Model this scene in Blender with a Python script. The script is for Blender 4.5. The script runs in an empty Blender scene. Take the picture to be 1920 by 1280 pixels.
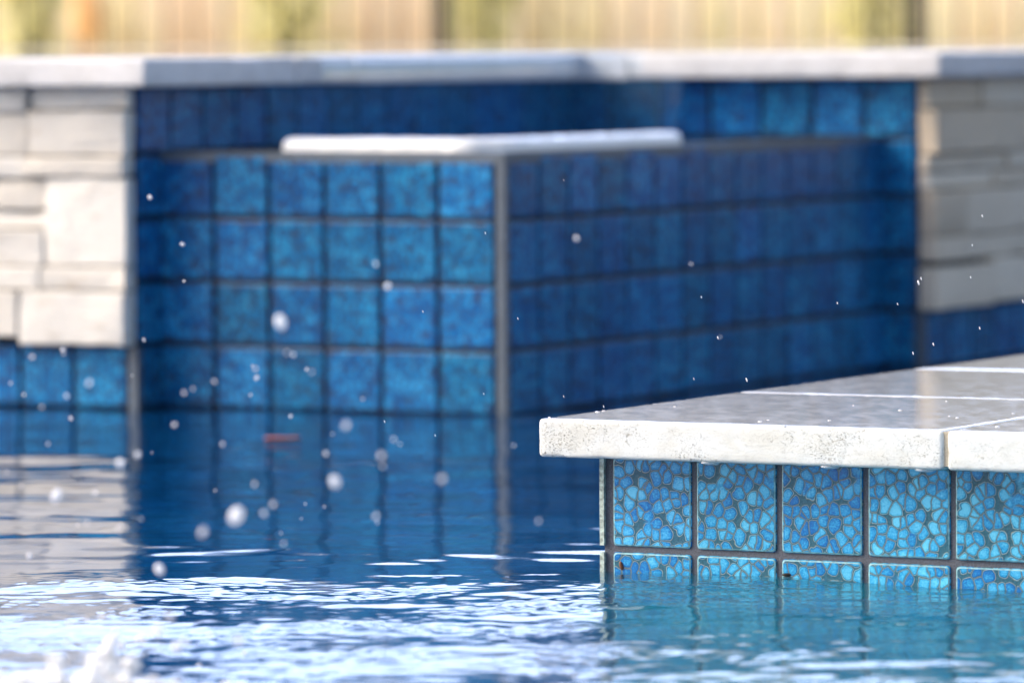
import bpy, math, random
import numpy as np
from mathutils import Vector, Matrix, noise
random.seed(7)
rng = np.random.default_rng(11)
scene = bpy.context.scene
# ------------------------------------------------------------------ camera
F_PX, CAM_H, PITCH, ROLL = 10581.0, 0.4429, 0.05346, 0.00594
R0 = Vector((1, 0, 0)); U0 = Vector((0, math.sin(PITCH), math.cos(PITCH))); FW = Vector((0, math.cos(PITCH), -math.sin(PITCH)))
cr, sr = math.cos(ROLL), math.sin(ROLL)
RX = R0 * cr - U0 * sr; UX = U0 * cr + R0 * sr
cam_d = bpy.data.cameras.new('camera'); cam = bpy.data.objects.new('camera', cam_d); scene.collection.objects.link(cam)
m = Matrix.Identity(4)
for i in range(3):
    m[i][0], m[i][1], m[i][2], m[i][3] = RX[i], UX[i], -FW[i], (0, 0, CAM_H)[i]
cam.matrix_world = m
cam_d.sensor_width = 36; cam_d.lens = F_PX / 1920 * 36; cam_d.clip_start = 0.05; cam_d.clip_end = 500
cam_d.dof.use_dof = True; cam_d.dof.focus_distance = 4.62; cam_d.dof.aperture_fstop = 6.8
scene.camera = cam
# ------------------------------------------------------------------ world, sun, exposure
TH = 0.48828
u = Vector((math.cos(TH), -math.sin(TH), 0)); v = Vector((math.sin(TH), math.cos(TH), 0)); Z = Vector((0, 0, 1))
SUN_EL = math.radians(38)
sh = (-v * .55 - u * 1.0).normalized()
sdir = sh * math.cos(SUN_EL) + Z * math.sin(SUN_EL)
world = bpy.data.worlds.new('World'); scene.world = world; world.use_nodes = True
wn = world.node_tree.nodes; wl = world.node_tree.links
sky = wn.new('ShaderNodeTexSky'); sky.sky_type = 'NISHITA'; sky.sun_disc = False
sky.sun_elevation = SUN_EL; sky.sun_rotation = math.atan2(sdir.x, sdir.y); sky.dust_density = 6.0; sky.ozone_density = 1.0
# unseen cloud bank added ahead to whiten water reflections, thinner cloud elsewhere
tc = wn.new('ShaderNodeTexCoord'); sp = wn.new('ShaderNodeSeparateXYZ'); wl.new(tc.outputs['Generated'], sp.inputs[0])
nz_ = wn.new('ShaderNodeTexNoise'); nz_.inputs['Scale'].default_value = 3.2; nz_.inputs['Detail'].default_value = 6; nz_.inputs['Roughness'].default_value = .58
mp_ = wn.new('ShaderNodeMapping'); mp_.inputs['Scale'].default_value = (1, 1, 2.2); wl.new(tc.outputs['Generated'], mp_.inputs[0]); wl.new(mp_.outputs[0], nz_.inputs['Vector'])
def wmath(op, a, b, clamp=False):
    d = wn.new('ShaderNodeMath'); d.operation = op; d.use_clamp = clamp
    for k_, x_ in enumerate((a, b)):
        if isinstance(x_, bpy.types.NodeSocket): wl.new(x_, d.inputs[k_])
        else: d.inputs[k_].default_value = x_
    return d.outputs[0]
hz = wn.new('ShaderNodeVectorMath'); hz.operation = 'MULTIPLY'; hz.inputs[1].default_value = (1, 1, 0); wl.new(tc.outputs['Generated'], hz.inputs[0])
hn = wn.new('ShaderNodeVectorMath'); hn.operation = 'NORMALIZE'; wl.new(hz.outputs[0], hn.inputs[0])
hs_ = wn.new('ShaderNodeSeparateXYZ'); wl.new(hn.outputs[0], hs_.inputs[0])
fr_ = wmath('MULTIPLY', wmath('SUBTRACT', hs_.outputs[1], .70), 5.0, True)
cov = wmath('MULTIPLY', wmath('ADD', wmath('SUBTRACT', nz_.outputs[0], .58), wmath('MULTIPLY', fr_, .17)), 9.0, True)
cmx = wn.new('ShaderNodeMix'); cmx.data_type = 'RGBA'; wl.new(cov, cmx.inputs[0]); wl.new(sky.outputs[0], cmx.inputs[6])
ccol = wn.new('ShaderNodeMix'); ccol.data_type = 'RGBA'; wl.new(fr_, ccol.inputs[0]); ccol.inputs[6].default_value = (7, 7.4, 8.2, 1); ccol.inputs[7].default_value = (8.8, 10.8, 16.0, 1)
wl.new(ccol.outputs[2], cmx.inputs[7]); wl.new(cmx.outputs[2], wn['Background'].inputs[0]); wn['Background'].inputs[1].default_value = 0.15
sl = bpy.data.lights.new('sun', 'SUN'); sl.energy = 0.9; sl.angle = math.radians(22); sl.color = (1, 0.93, 0.84)
so = bpy.data.objects.new('sun', sl); scene.collection.objects.link(so)
so.rotation_euler = sdir.to_track_quat('Z', 'Y').to_euler()
vs = scene.view_settings; vs.view_transform = 'Standard'; vs.look = 'None'; vs.gamma = 1; vs.exposure = 0.93; vs.use_curve_mapping = False
scene.cycles.max_bounces = 8; scene.cycles.sample_clamp_indirect = 6

# ------------------------------------------------------------------ geometry facts (metres, pool water is z = 0)
P = 0.077                                   # tile pitch
T = Vector((0.07803, 4.65736, 0))           # tiled corner of the near pier
OV, TK, ZC = 0.0421, 0.0317, 0.1309         # overhang, thickness and top height of the near coping
C = Vector((-0.010, 6.626, 0)); BA, BB, ZB = 0.4714, 1.086, 0.3087   # spill basin: outer corner, two lengths, top
A = C - u * BA; B = C + v * BB; P2 = A + v * BB     # P2 = inner corner of the raised wall
P1 = A - v * 0.060; P3 = B + u * 0.056
ZW = 0.4225; TW = 0.034; OW = 0.050         # raised wall coping top, thickness, overhang

def at(px, py, d):
    """a point of the place seen at that spot of the photograph, d metres away"""
    a = (px - 960) / F_PX; b = -(py - 640) / F_PX
    r = RX * a + UX * b + FW
    return Vector((0, 0, CAM_H)) + r * (d / r.y)

# ------------------------------------------------------------------ object helpers
def tag(o, label=None, cat=None, group=None, kind=None):
    if label: o['label'] = label
    if cat: o['category'] = cat
    if group: o['group'] = group
    if kind: o['kind'] = kind
    return o
def empty(name, loc, label=None, cat=None, group=None):
    o = bpy.data.objects.new(name, None); scene.collection.objects.link(o); o.location = loc
    o.empty_display_size = .05
    return tag(o, label, cat, group)
class MB:
    def __init__(s): s.v = []; s.f = []; s.uv = []; s.r = []; s.mi = {}
    def add(s, vs, fs, uv=None, r=0.0):
        n = len(s.v); s.v += [tuple(x) for x in vs]; s.f += [tuple(i + n for i in f) for f in fs]
        s.uv += list(uv) if uv is not None else [(x[0], x[2]) for x in vs]
        s.r += [r] * len(vs)
    def build(s, name, mat, parent=None, smooth=False):
        base = Vector((0, 0, 0))
        p = parent
        while p is not None: base += p.location; p = p.parent
        me = bpy.data.meshes.new(name)
        me.from_pydata([(x[0] - base.x, x[1] - base.y, x[2] - base.z) for x in s.v], [], s.f)
        ul = me.uv_layers.new(name='UVMap')
        li = np.empty(len(me.loops), dtype=np.int32); me.loops.foreach_get('vertex_index', li)
        ul.data.foreach_set('uv', np.array(s.uv, dtype=np.float32)[li].ravel())
        at_ = me.attributes.new('rnd', 'FLOAT', 'POINT'); at_.data.foreach_set('value', np.array(s.r, dtype=np.float32))
        if smooth: me.polygons.foreach_set('use_smooth', [True] * len(me.polygons))
        for mt in (mat if isinstance(mat, (list, tuple)) else (mat,)): me.materials.append(mt)
        for fi in s.mi: me.polygons[fi].material_index = s.mi[fi]
        me.update()
        o = bpy.data.objects.new(name, me); scene.collection.objects.link(o)
        if parent is not None: o.parent = parent
        return o
BF = [(0, 3, 2, 1), (4, 5, 6, 7), (0, 1, 5, 4), (1, 2, 6, 5), (2, 3, 7, 6), (3, 0, 4, 7)]
def obox(mb, O, e1, e2, a0, a1, b0, b1, z0, z1, r=0.0):
    """box spanned by directions e1, e2 and z from origin O"""
    vs = [O + e1 * a + e2 * b + Z * z for z in (z0, z1) for a, b in ((a0, b0), (a1, b0), (a1, b1), (a0, b1))]
    uv = [(a + b, z) for z in (z0, z1) for a, b in ((a0, b0), (a1, b0), (a1, b1), (a0, b1))]
    fs = BF if e1.cross(e2).z > 0 else [f[::-1] for f in BF]
    mb.add(vs, fs, uv, r)
def tile(mb, O, e, n, a0, a1, z0, z1, dep=0.004, wob=True):
    """one glazed tile with a softly rounded rim; e runs along the wall, n points out of it"""
    rad, inset = 0.0028, 0.0016
    ox, oz = random.uniform(0, 40), random.uniform(0, 40); rr = random.random()
    j = random.uniform(-.0004, .0004) if wob else 0
    def ring(ins, h, rd):
        out = []
        for cx, cz, s0 in ((a1, z1, 0), (a0, z1, 90), (a0, z0, 180), (a1, z0, 270)):
            sx = -1 if cx == a1 else 1; sz = -1 if cz == z1 else 1
            for k in range(4):
                t = math.radians(s0 + k * 30)
                x = cx + sx * (ins + rd) + rd * math.cos(t); z = cz + sz * (ins + rd) + rd * math.sin(t)
                out.append((O + e * x + Z * z + n * (h + j), (x - a0 + ox, z - z0 + oz)))
        return out
    rings = [ring(0, -0.002, rad), ring(0, dep - inset, rad), ring(inset * .3, dep - inset * .3, rad), ring(inset, dep, rad)]
    pts = [q[0] for r in rings for q in r]; uv = [q[1] for r in rings for q in r]
    N = 16; fs = []
    for k in range(3):
        for i in range(N):
            fs.append((k * N + i, k * N + (i + 1) % N, (k + 1) * N + (i + 1) % N, (k + 1) * N + i))
    fs.append(tuple(3 * N + i for i in range(N)))
    if e.cross(Z).dot(n) < 0: fs = [f[::-1] for f in fs]
    for q_ in range(2 * N, 3 * N): mb.mi[len(mb.f) + q_] = 1
    mb.add(pts, fs, uv, rr)
def rbox(mb, O, e1, e2, L, W, H, r=0.004, step=0.012, amp=0.0008, seed=0.0, rn=0.0):
    """stone slab with rounded worn edges; O is its low corner, e1/e2 horizontal"""
    def cs(l):
        n = max(2, int(l / step)); c = list(np.linspace(r, l - r, n)); return [0, r * .3, r * .65] + c + [l - r * .65, l - r * .3, l]
    X, Y, Zc = cs(L), cs(W), cs(H); idx = {}; vs = []; fs = []; uv = []
    half = (L / 2, W / 2, H / 2)
    def vid(i, j, k):
        if (i, j, k) in idx: return idx[(i, j, k)]
        p = (X[i] - half[0], Y[j] - half[1], Zc[k] - half[2])
        q = [max(-(h - r), min(h - r, c)) for c, h in zip(p, half)]
        d = Vector([a - b for a, b in zip(p, q)])
        n = d.normalized() if d.length > 1e-9 else Vector((0, 0, 0))
        edge = sum(1 for c, h in zip(p, half) if abs(c) > h - r * 1.01)
        dd = Vector(q) + n * r
        w = O + e1 * (dd.x + half[0]) + e2 * (dd.y + half[1]) + Z * (dd.z + half[2])
        nw = e1 * n.x + e2 * n.y + Z * n.z
        s = noise.noise(w * 60 + Vector((seed, 0, 0))) + .6 * noise.noise(w * 170 + Vector((seed, 3, 0)))
        if abs(n.z) > .9: s *= .04
        if edge >= 2: s = s - .9 * max(0, noise.noise(w * 110 + Vector((0, seed, 9))) - .12) * 4
        w = w + nw * s * amp
        idx[(i, j, k)] = len(vs); vs.append(w); uv.append((dd.x + seed, dd.z + dd.y)); return idx[(i, j, k)]
    nx, ny, nz = len(X), len(Y), len(Zc)
    for i in range(nx - 1):
        for j in range(ny - 1):
            for k, fl in ((0, True), (nz - 1, False)):
                f = (vid(i, j, k), vid(i + 1, j, k), vid(i + 1, j + 1, k), vid(i, j + 1, k)); fs.append(f[::-1] if fl else f)
        for k in range(nz - 1):
            for j, fl in ((0, False), (ny - 1, True)):
                f = (vid(i, j, k), vid(i + 1, j, k), vid(i + 1, j, k + 1), vid(i, j, k + 1)); fs.append(f[::-1] if fl else f)
    for j in range(ny - 1):
        for k in range(nz - 1):
            for i, fl in ((0, True), (nx - 1, False)):
                f = (vid(i, j, k), vid(i, j + 1, k), vid(i, j + 1, k + 1), vid(i, j, k + 1)); fs.append(f[::-1] if fl else f)
    if e1.cross(e2).z < 0: fs = [f[::-1] for f in fs]
    mb.add(vs, fs, uv, rn)

# ------------------------------------------------------------------ material helpers
class NT:
    def __init__(s, name):
        s.m = bpy.data.materials.new(name); s.m.use_nodes = True; s.t = s.m.node_tree; s.t.nodes.clear()
        s.out = s.t.nodes.new('ShaderNodeOutputMaterial')
    def n(s, kind, ins=None, **kw):
        d = s.t.nodes.new(kind)
        for k, x in kw.items(): setattr(d, k, x)
        for k, x in (ins or {}).items():
            if isinstance(x, bpy.types.NodeSocket): s.t.links.new(x, d.inputs[k])
            else: d.inputs[k].default_value = x
        return d
    def math(s, op, a, b=0.0, c=None, clamp=False):
        i = {0: a, 1: b}
        if c is not None: i[2] = c
        d = s.n('ShaderNodeMath', i, operation=op); d.use_clamp = clamp; return d.outputs[0]
    def mix(s, f, a, b, bt='MIX'):
        d = s.n('ShaderNodeMix', data_type='RGBA', blend_type=bt)
        for k, x in ((0, f), (6, a), (7, b)):
            if isinstance(x, bpy.types.NodeSocket): s.t.links.new(x, d.inputs[k])
            else: d.inputs[k].default_value = x if k == 0 else ((*x, 1) if len(x) == 3 else x)
        return d.outputs[2]
    def ramp(s, f, pts, interp='LINEAR'):
        d = s.n('ShaderNodeValToRGB', {0: f}); cr_ = d.color_ramp; cr_.interpolation = interp
        while len(cr_.elements) < len(pts): cr_.elements.new(.5)
        for e, (p_, c) in zip(cr_.elements, pts): e.position = p_; e.color = (*c, 1) if len(c) == 3 else c
        return d.outputs[0]
    def sstep(s, x, a, b):
        d = s.n('ShaderNodeMapRange', {0: x, 1: a, 2: b, 3: 0.0, 4: 1.0}, interpolation_type='SMOOTHSTEP'); return d.outputs[0]
    def noise(s, vec, scale, detail=3.0, rough=.5, dist=0.0):
        return s.n('ShaderNodeTexNoise', {'Vector': vec, 'Scale': scale, 'Detail': detail, 'Roughness': rough, 'Distortion': dist}).outputs[0]
    def bump(s, h, dist, strength=1.0, normal=None):
        i = {'Height': h, 'Distance': dist, 'Strength': strength}
        if normal is not None: i['Normal'] = normal
        return s.n('ShaderNodeBump', i).outputs[0]
    def surf(s, sh): s.t.links.new(sh, s.out.inputs[0]); return s.m

def pebble_tile_mat(name, pale, mid, deep, seam, line, bright=1.0, cell=112.0, line_amt=.75, spec=1.42, coat=.15, vary=.5):
    """glazed tile with a pattern of rounded pebbles outlined in tan on a grey ground"""
    N = NT(name)
    uv = N.n('ShaderNodeUVMap').outputs[0]
    rnd = N.n('ShaderNodeAttribute', attribute_name='rnd').outputs['Fac']
    nz = N.n('ShaderNodeTexNoise', {'Vector': uv, 'Scale': 75.0, 'Detail': 1.0})
    wv = N.n('ShaderNodeVectorMath', {0: nz.outputs['Color'], 1: (.5, .5, .5)}, operation='SUBTRACT').outputs[0]
    wv = N.n('ShaderNodeVectorMath', {0: wv, 'Scale': .0075}, operation='SCALE').outputs[0]
    q = N.n('ShaderNodeVectorMath', {0: uv, 1: wv}, operation='ADD').outputs[0]
    q = N.n('ShaderNodeMapping', {'Vector': q, 'Scale': (1.0, .86, 1.0)}).outputs[0]
    ve = N.n('ShaderNodeTexVoronoi', {'Vector': q, 'Scale': cell, 'Randomness': .92}, feature='DISTANCE_TO_EDGE', voronoi_dimensions='2D').outputs['Distance']
    vf = N.n('ShaderNodeTexVoronoi', {'Vector': q, 'Scale': cell, 'Randomness': .92}, feature='F1', voronoi_dimensions='2D')
    f1, cc = vf.outputs['Distance'], vf.outputs['Color']
    cs = N.n('ShaderNodeSeparateColor', {0: cc})
    inner = N.math('SMOOTH_MIN', ve, N.math('MULTIPLY', N.math('SUBTRACT', N.math('ADD', .56, N.math('MULTIPLY', N.noise(uv, 150.0, 1.0), .30)), f1), .55), .10)
    # glaze has run over some seams, hiding them
    run = N.noise(uv, 34.0, 2.0, .6)
    runm = N.sstep(run, .60, .72)
    gap = N.math('SUBTRACT', 1.0, N.sstep(inner, .034, .054))
    rim = N.math('MULTIPLY', N.sstep(inner, .022, .036), N.math('SUBTRACT', 1.0, N.sstep(inner, .050, .066)))
    dark_rim = N.math('MULTIPLY', N.sstep(inner, .062, .078), N.math('SUBTRACT', 1.0, N.sstep(inner, .088, .13)))
    tone = N.math('ADD', N.math('MULTIPLY', cs.outputs[0], .5), N.math('MULTIPLY', rnd, .22))
    fine = N.noise(uv, 620.0, 4.0, .7)
    cloud = N.noise(uv, 42.0, 3.0, .6)
    tone = N.math('ADD', tone, N.math('MULTIPLY', N.math('SUBTRACT', fine, .5), 1.5))
    tone = N.math('ADD', tone, N.math('MULTIPLY', N.math('SUBTRACT', cloud, .5), 1.1))
    tone = N.math('ADD', tone, N.math('MULTIPLY', N.sstep(inner, .1, .34), .16))
    peb = N.ramp(tone, [(0.05, deep), (.38, mid), (.85, pale)])
    seamc = N.mix(N.sstep(fine, .35, .7), seam, tuple(c * 1.7 for c in seam))
    col = N.mix(N.math('MULTIPLY', gap, N.math('SUBTRACT', 1.0, N.math('MULTIPLY', runm, .8))), peb, seamc)
    col = N.mix(N.math('MULTIPLY', dark_rim, N.math('SUBTRACT', .85, N.math('MULTIPLY', runm, .7))), col, tuple(c * .32 for c in mid))
    col = N.mix(N.math('MULTIPLY', rim, N.math('MULTIPLY', line_amt, N.math('SUBTRACT', .95, runm))), col, line)
    hs = N.n('ShaderNodeHueSaturation', {'Color': col, 'Hue': N.math('ADD', .5, N.math('MULTIPLY', N.math('SUBTRACT', N.math('FRACT', N.math('MULTIPLY', rnd, 7.3)), .5), .014)),
                                         'Value': N.math('MULTIPLY', bright, N.math('ADD', 1 - vary / 2, N.math('MULTIPLY', N.math('FRACT', N.math('MULTIPLY', rnd, 3.7)), vary)))}).outputs[0]
    nb = N.bump(N.math('MINIMUM', inner, .16), .0012, .8)
    b = N.n('ShaderNodeBsdfPrincipled', {'Base Color': hs, 'Roughness': .25, 'IOR': spec, 'Normal': nb, 'Coat Weight': coat, 'Coat Roughness': .06})
    return N.surf(b.outputs[0])
M = {}
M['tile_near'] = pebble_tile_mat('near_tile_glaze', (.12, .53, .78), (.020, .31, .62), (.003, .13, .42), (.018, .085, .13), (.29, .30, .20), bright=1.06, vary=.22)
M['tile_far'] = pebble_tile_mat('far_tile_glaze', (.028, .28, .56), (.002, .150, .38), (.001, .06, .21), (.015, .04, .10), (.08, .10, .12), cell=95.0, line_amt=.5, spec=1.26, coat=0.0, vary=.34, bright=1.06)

def simple(name, c, rough=.6, var=.25, sc=40.0, bump=0.0, spec=.5, detail=5.0, metal=0.0):
    N = NT(name); pos = N.n('ShaderNodeNewGeometry').outputs['Position']
    n1 = N.noise(pos, sc, detail, .6)
    col = N.mix(N.sstep(n1, .3, .7), tuple(x * (1 - var) for x in c), tuple(min(1, x * (1 + var)) for x in c))
    i = {'Base Color': col, 'Roughness': rough, 'Specular IOR Level': spec, 'Metallic': metal}
    if bump: i['Normal'] = N.bump(n1, bump)
    return N.surf(N.n('ShaderNodeBsdfPrincipled', i).outputs[0])
M['tile_rim'] = simple('glass_tile_rim', (.16, .36, .42), .15, .4, 200.0)
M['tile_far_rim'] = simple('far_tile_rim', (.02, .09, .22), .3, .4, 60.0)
M['grout'] = simple('dark_grout', (.085, .092, .115), .75, .35, 900.0, .0004)
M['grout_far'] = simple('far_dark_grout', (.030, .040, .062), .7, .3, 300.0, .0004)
M['trim'] = simple('corner_trim', (.36, .44, .40), .4, .5, 260.0, .0003)
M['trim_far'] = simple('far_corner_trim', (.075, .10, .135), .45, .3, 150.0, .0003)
M['joint'] = simple('sand_joint', (.42, .37, .29), .9, .2, 700.0, .0004)
M['core'] = simple('wall_core', (.25, .25, .26), .9, .2, 20.0)
M['metal'] = simple('bronze_metal', (.02, .018, .015), .5, .2, 20.0)
def travertine(name, base, warm, wet=1.0):
    N = NT(name); g = N.n('ShaderNodeNewGeometry'); pos = g.outputs['Position']
    st = N.n('ShaderNodeMapping', {'Vector': pos, 'Rotation': (0, 0, TH), 'Scale': (1, 1, 1.9)}).outputs[0]
    big = N.noise(st, 22.0, 4.0, .6, .4); med = N.noise(st, 120.0, 5.0, .65, .8); fine = N.noise(st, 520.0, 4.0, .7, .5)
    patch = N.sstep(N.noise(pos, 26.0, 3.0, .6), .48, .66)
    pit = N.math('MULTIPLY', N.sstep(fine, .575, .635), N.math('ADD', .14, N.math('MULTIPLY', patch, .86)))
    vein = N.math('MULTIPLY', N.sstep(N.noise(st, 210.0, 6.0, .75, 1.6), .595, .655), N.math('ADD', .15, patch))
    up = N.math('MULTIPLY', N.sstep(N.n('ShaderNodeSeparateXYZ', {0: g.outputs['Normal']}).outputs[2], .75, .95), wet)
    dry = N.math('SUBTRACT', 1.0, N.math('MULTIPLY', up, .8))
    col = N.mix(N.math('MULTIPLY', N.sstep(big, .35, .72), dry), base, warm)
    col = N.mix(N.math('MULTIPLY', N.math('MULTIPLY', N.sstep(med, .52, .75), .35), dry), col, tuple(c * .72 for c in warm))
    dk = N.math('MULTIPLY', N.math('MINIMUM', N.math('ADD', pit, vein), 1.0), N.math('SUBTRACT', 1.0, N.math('MULTIPLY', up, .75)))
    smud = N.sstep(N.noise(st, 85.0, 3.0, .6, 1.2), .60, .68)
    col = N.mix(N.math('MULTIPLY', N.math('MULTIPLY', smud, patch), N.math('SUBTRACT', .55, N.math('MULTIPLY', up, .5))), col, (.30, .27, .20))
    col = N.mix(N.math('MULTIPLY', dk, .80), col, (.15, .13, .10))
    wetv = N.sstep(N.noise(N.n('ShaderNodeMapping', {'Vector': pos, 'Rotation': (0, 0, 0), 'Scale': (1.0, .35, 1)}).outputs[0], 60.0, 4.0, .6), .3, .7)
    ro = N.math('ADD', N.math('MULTIPLY', up, N.math('ADD', -.53, N.math('MULTIPLY', wetv, .04))), .60)
    col = N.mix(N.math('MULTIPLY', up, .9), col, tuple(c * f_ for c, f_ in zip(warm, (.60, .56, .52))))
    h = N.math('SUBTRACT', N.math('ADD', N.math('MULTIPLY', med, .5), N.math('MULTIPLY', fine, .3)), dk)
    nb = N.bump(h, .0010, N.math('SUBTRACT', .8, N.math('MULTIPLY', up, .797)))
    return N.surf(N.n('ShaderNodeBsdfPrincipled', {'Base Color': col, 'Roughness': ro, 'IOR': 1.45, 'Normal': nb}).outputs[0])
M['coping'] = travertine('cream_travertine', (.69, .72, .72), (.63, .635, .595))
M['coping_far'] = travertine('pale_coping_stone', (.66, .655, .67), (.57, .565, .58), .3)
def ledger(name, wa=(.67, .625, .565), wb=(.80, .765, .715)):
    N = NT(name); pos = N.n('ShaderNodeNewGeometry').outputs['Position']; rnd = N.n('ShaderNodeAttribute', attribute_name='rnd').outputs['Fac']
    st = N.n('ShaderNodeMapping', {'Vector': pos, 'Scale': (1, 1, 2.6)}).outputs[0]
    b = N.noise(st, 24.0, 5.0, .65, .6); m_ = N.noise(st, 130.0, 5.0, .7, .5)
    col = N.mix(rnd, wa, wb)
    col = N.mix(N.math('MULTIPLY', N.sstep(b, .55, .75), .7), col, (.50, .41, .32))
    col = N.mix(N.math('MULTIPLY', N.sstep(m_, .58, .7), .5), col, (.30, .25, .19))
    h = N.math('ADD', b, N.math('MULTIPLY', m_, .5))
    return N.surf(N.n('ShaderNodeBsdfPrincipled', {'Base Color': col, 'Roughness': .8, 'Normal': N.bump(h, .008, .7)}).outputs[0])
M['ledger'] = ledger('split_ledger_stone'); M['ledger_tan'] = ledger('tan_ledger_stone', (.70, .575, .43), (.84, .74, .60))

def water_mat(name, body, body_amt, tint, fine=0.0, rough=0.0):
    N = NT(name); pos = N.n('ShaderNodeNewGeometry').outputs['Position']
    nrm = None
    if fine:
        rag = N.n('ShaderNodeAttribute', attribute_name='rough').outputs['Fac']
        h = N.math('MULTIPLY', N.noise(N.n('ShaderNodeMapping', {'Vector': pos, 'Scale': (.75, 1, 1)}).outputs[0], 150.0, 3.0, .6, .6), rag)
        nrm = N.bump(h, fine)
    k = {'Normal': nrm} if nrm is not None else {}
    fr = N.n('ShaderNodeFresnel', {'IOR': 1.33, **k}).outputs[0]
    gl = N.n('ShaderNodeBsdfGlossy', {'Color': (1, 1, 1, 1), 'Roughness': rough, **k}).outputs[0]
    rf = N.n('ShaderNodeBsdfRefraction', {'Color': (*tint, 1), 'Roughness': 0.0, 'IOR': 1.33, **k}).outputs[0]
    cl = N.noise(N.n('ShaderNodeMapping', {'Vector': pos, 'Scale': (.6, 1, 1)}).outputs[0], 9.0, 4.0, .6, .5)
    bc = N.mix(N.sstep(cl, .35, .65), tuple(c * .65 for c in body), tuple(c * 1.35 for c in body))
    if fine: bc = N.mix(N.n('ShaderNodeAttribute', attribute_name='shallow_light').outputs['Fac'], bc, N.mix(N.sstep(cl, .4, .62), (.003, .19, .32), (.012, .29, .40)))  # glow of the lit shallow ledge painted into the water colour
    df = N.n('ShaderNodeBsdfDiffuse', {'Color': bc}).outputs[0]
    bd = N.n('ShaderNodeMixShader', {0: body_amt, 1: rf, 2: df}).outputs[0]
    return N.surf(N.n('ShaderNodeMixShader', {0: fr, 1: bd, 2: gl}).outputs[0])
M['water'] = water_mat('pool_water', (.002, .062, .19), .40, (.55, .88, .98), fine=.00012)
M['upper_water'] = water_mat('upper_water', (.05, .14, .20), .7, (.7, .9, 1.0))
M['basin_water'] = water_mat('basin_water', (.05, .16, .32), .6, (.7, .9, 1.0))
M['plaster'] = simple('blue_pool_plaster', (.03, .20, .42), .8, .25, 14.0)
M['ledge'] = simple('turquoise_plaster', (.10, .55, .66), .8, .25, 18.0)
def foam_mat(name, c=(.93, .95, .98), al=1.0, tl=.25):
    N = NT(name); pos = N.n('ShaderNodeNewGeometry').outputs['Position']
    h = N.noise(pos, 160.0, 4.0, .7, .4)
    p = N.n('ShaderNodeBsdfPrincipled', {'Base Color': (*c, 1), 'Roughness': .25, 'Normal': N.bump(h, .004), 'Coat Weight': 1.0, 'Coat Roughness': .12, 'Subsurface Weight': .15, 'Subsurface Radius': (.01, .012, .015)}).outputs[0]
    p = N.n('ShaderNodeMixShader', {0: tl, 1: p, 2: N.n('ShaderNodeBsdfTranslucent', {0: (*c, 1)}).outputs[0]}).outputs[0]
    if al < 1:
        p = N.n('ShaderNodeMixShader', {0: al, 1: N.n('ShaderNodeBsdfTransparent').outputs[0], 2: p}).outputs[0]
    return N.surf(p)
M['foam'] = foam_mat('white_foam', (.985, .985, .985), tl=.2); M['drop'] = foam_mat('bright_droplet', (.98, .98, 1.0), tl=.5)
def sheet_mat():
    N = NT('falling_water'); pos = N.n('ShaderNodeNewGeometry').outputs['Position']
    st = N.n('ShaderNodeMapping', {'Vector': pos, 'Scale': (1, 1, .12)}).outputs[0]
    h = N.noise(st, 60.0, 3.0, .6, .3); nb = N.bump(h, .01)
    tr = N.n('ShaderNodeBsdfTransparent', {0: (.86, .93, 1, 1)}).outputs[0]
    gl = N.n('ShaderNodeBsdfGlossy', {'Roughness': .08, 'Normal': nb}).outputs[0]
    df = N.n('ShaderNodeBsdfDiffuse', {0: (.12, .42, .80, 1)}).outputs[0]
    a = N.n('ShaderNodeMixShader', {0: .06, 1: tr, 2: df}).outputs[0]
    return N.surf(N.n('ShaderNodeMixShader', {0: .003, 1: a, 2: gl}).outputs[0])
M['sheet'] = sheet_mat()
def weir_mat():
    N = NT('thin_clear_water'); fr = N.n('ShaderNodeFresnel', {'IOR': 1.33}).outputs[0]
    return N.surf(N.n('ShaderNodeMixShader', {0: N.math('MULTIPLY', fr, .4), 1: N.n('ShaderNodeBsdfTransparent', {0: (.9, .95, 1, 1)}).outputs[0], 2: N.n('ShaderNodeBsdfGlossy', {'Roughness': .05}).outputs[0]}).outputs[0])
M['weir'] = weir_mat()

# ------------------------------------------------------------------ ground, hill and pool shell
mb = MB()
x0, x1 = -260, 260
gp = [(8.9, .33), (19.0, .33), (21.5, .30), (24, .42), (40, 3.2), (90, 9.0), (300, 16)]
rows = []
for i, (y, z) in enumerate(gp):
    for x in (x0, -40, -10, 0, 10, 40, x1): rows.append((x, y, z + (.05 * math.sin(x) if y > 23 else 0)))
fs = [(r * 7 + k, r * 7 + k + 1, (r + 1) * 7 + k + 1, (r + 1) * 7 + k) for r in range(len(gp) - 1) for k in range(6)]
mb.add(rows, fs)
M['dry'] = simple('dry_straw_slope', (.86, .79, .60), .95, .15, 3.0, detail=8.0)
tag(mb.build('hillside', M['dry']), kind='structure')
def sheet(name, x0, x1, y0, y1, z, mat):
    b = MB(); b.add([(x0, y0, z), (x1, y0, z), (x1, y1, z), (x0, y1, z)], [(0, 1, 2, 3)]); return tag(b.build(name, mat), kind='structure')
M['far_ground'] = simple('pale_paving', (.42, .39, .34), .9, .15, 6.0)
sheet('pool_floor', -12, 12, -6, 14, -1.25, M['plaster'])
# ground behind the raised wall, an outline that follows the wall
gb = MB()
poly = [P1 - u * 9 + v * .35, P1 - u * .25 + v * .35, P2 - u * .30 + v * .30, P3 - u * .30 + v * .36, P3 - u * .3 + v * 9, Vector((-9, 16, 0))]
# (kept below the coping, seen only from higher up)
gb.add([Vector((p_.x, p_.y, .30)) for p_ in poly], [(0, 1, 2, 3, 4, 5)])
tag(gb.build('paved_ground', M['far_ground']), kind='structure')
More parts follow.
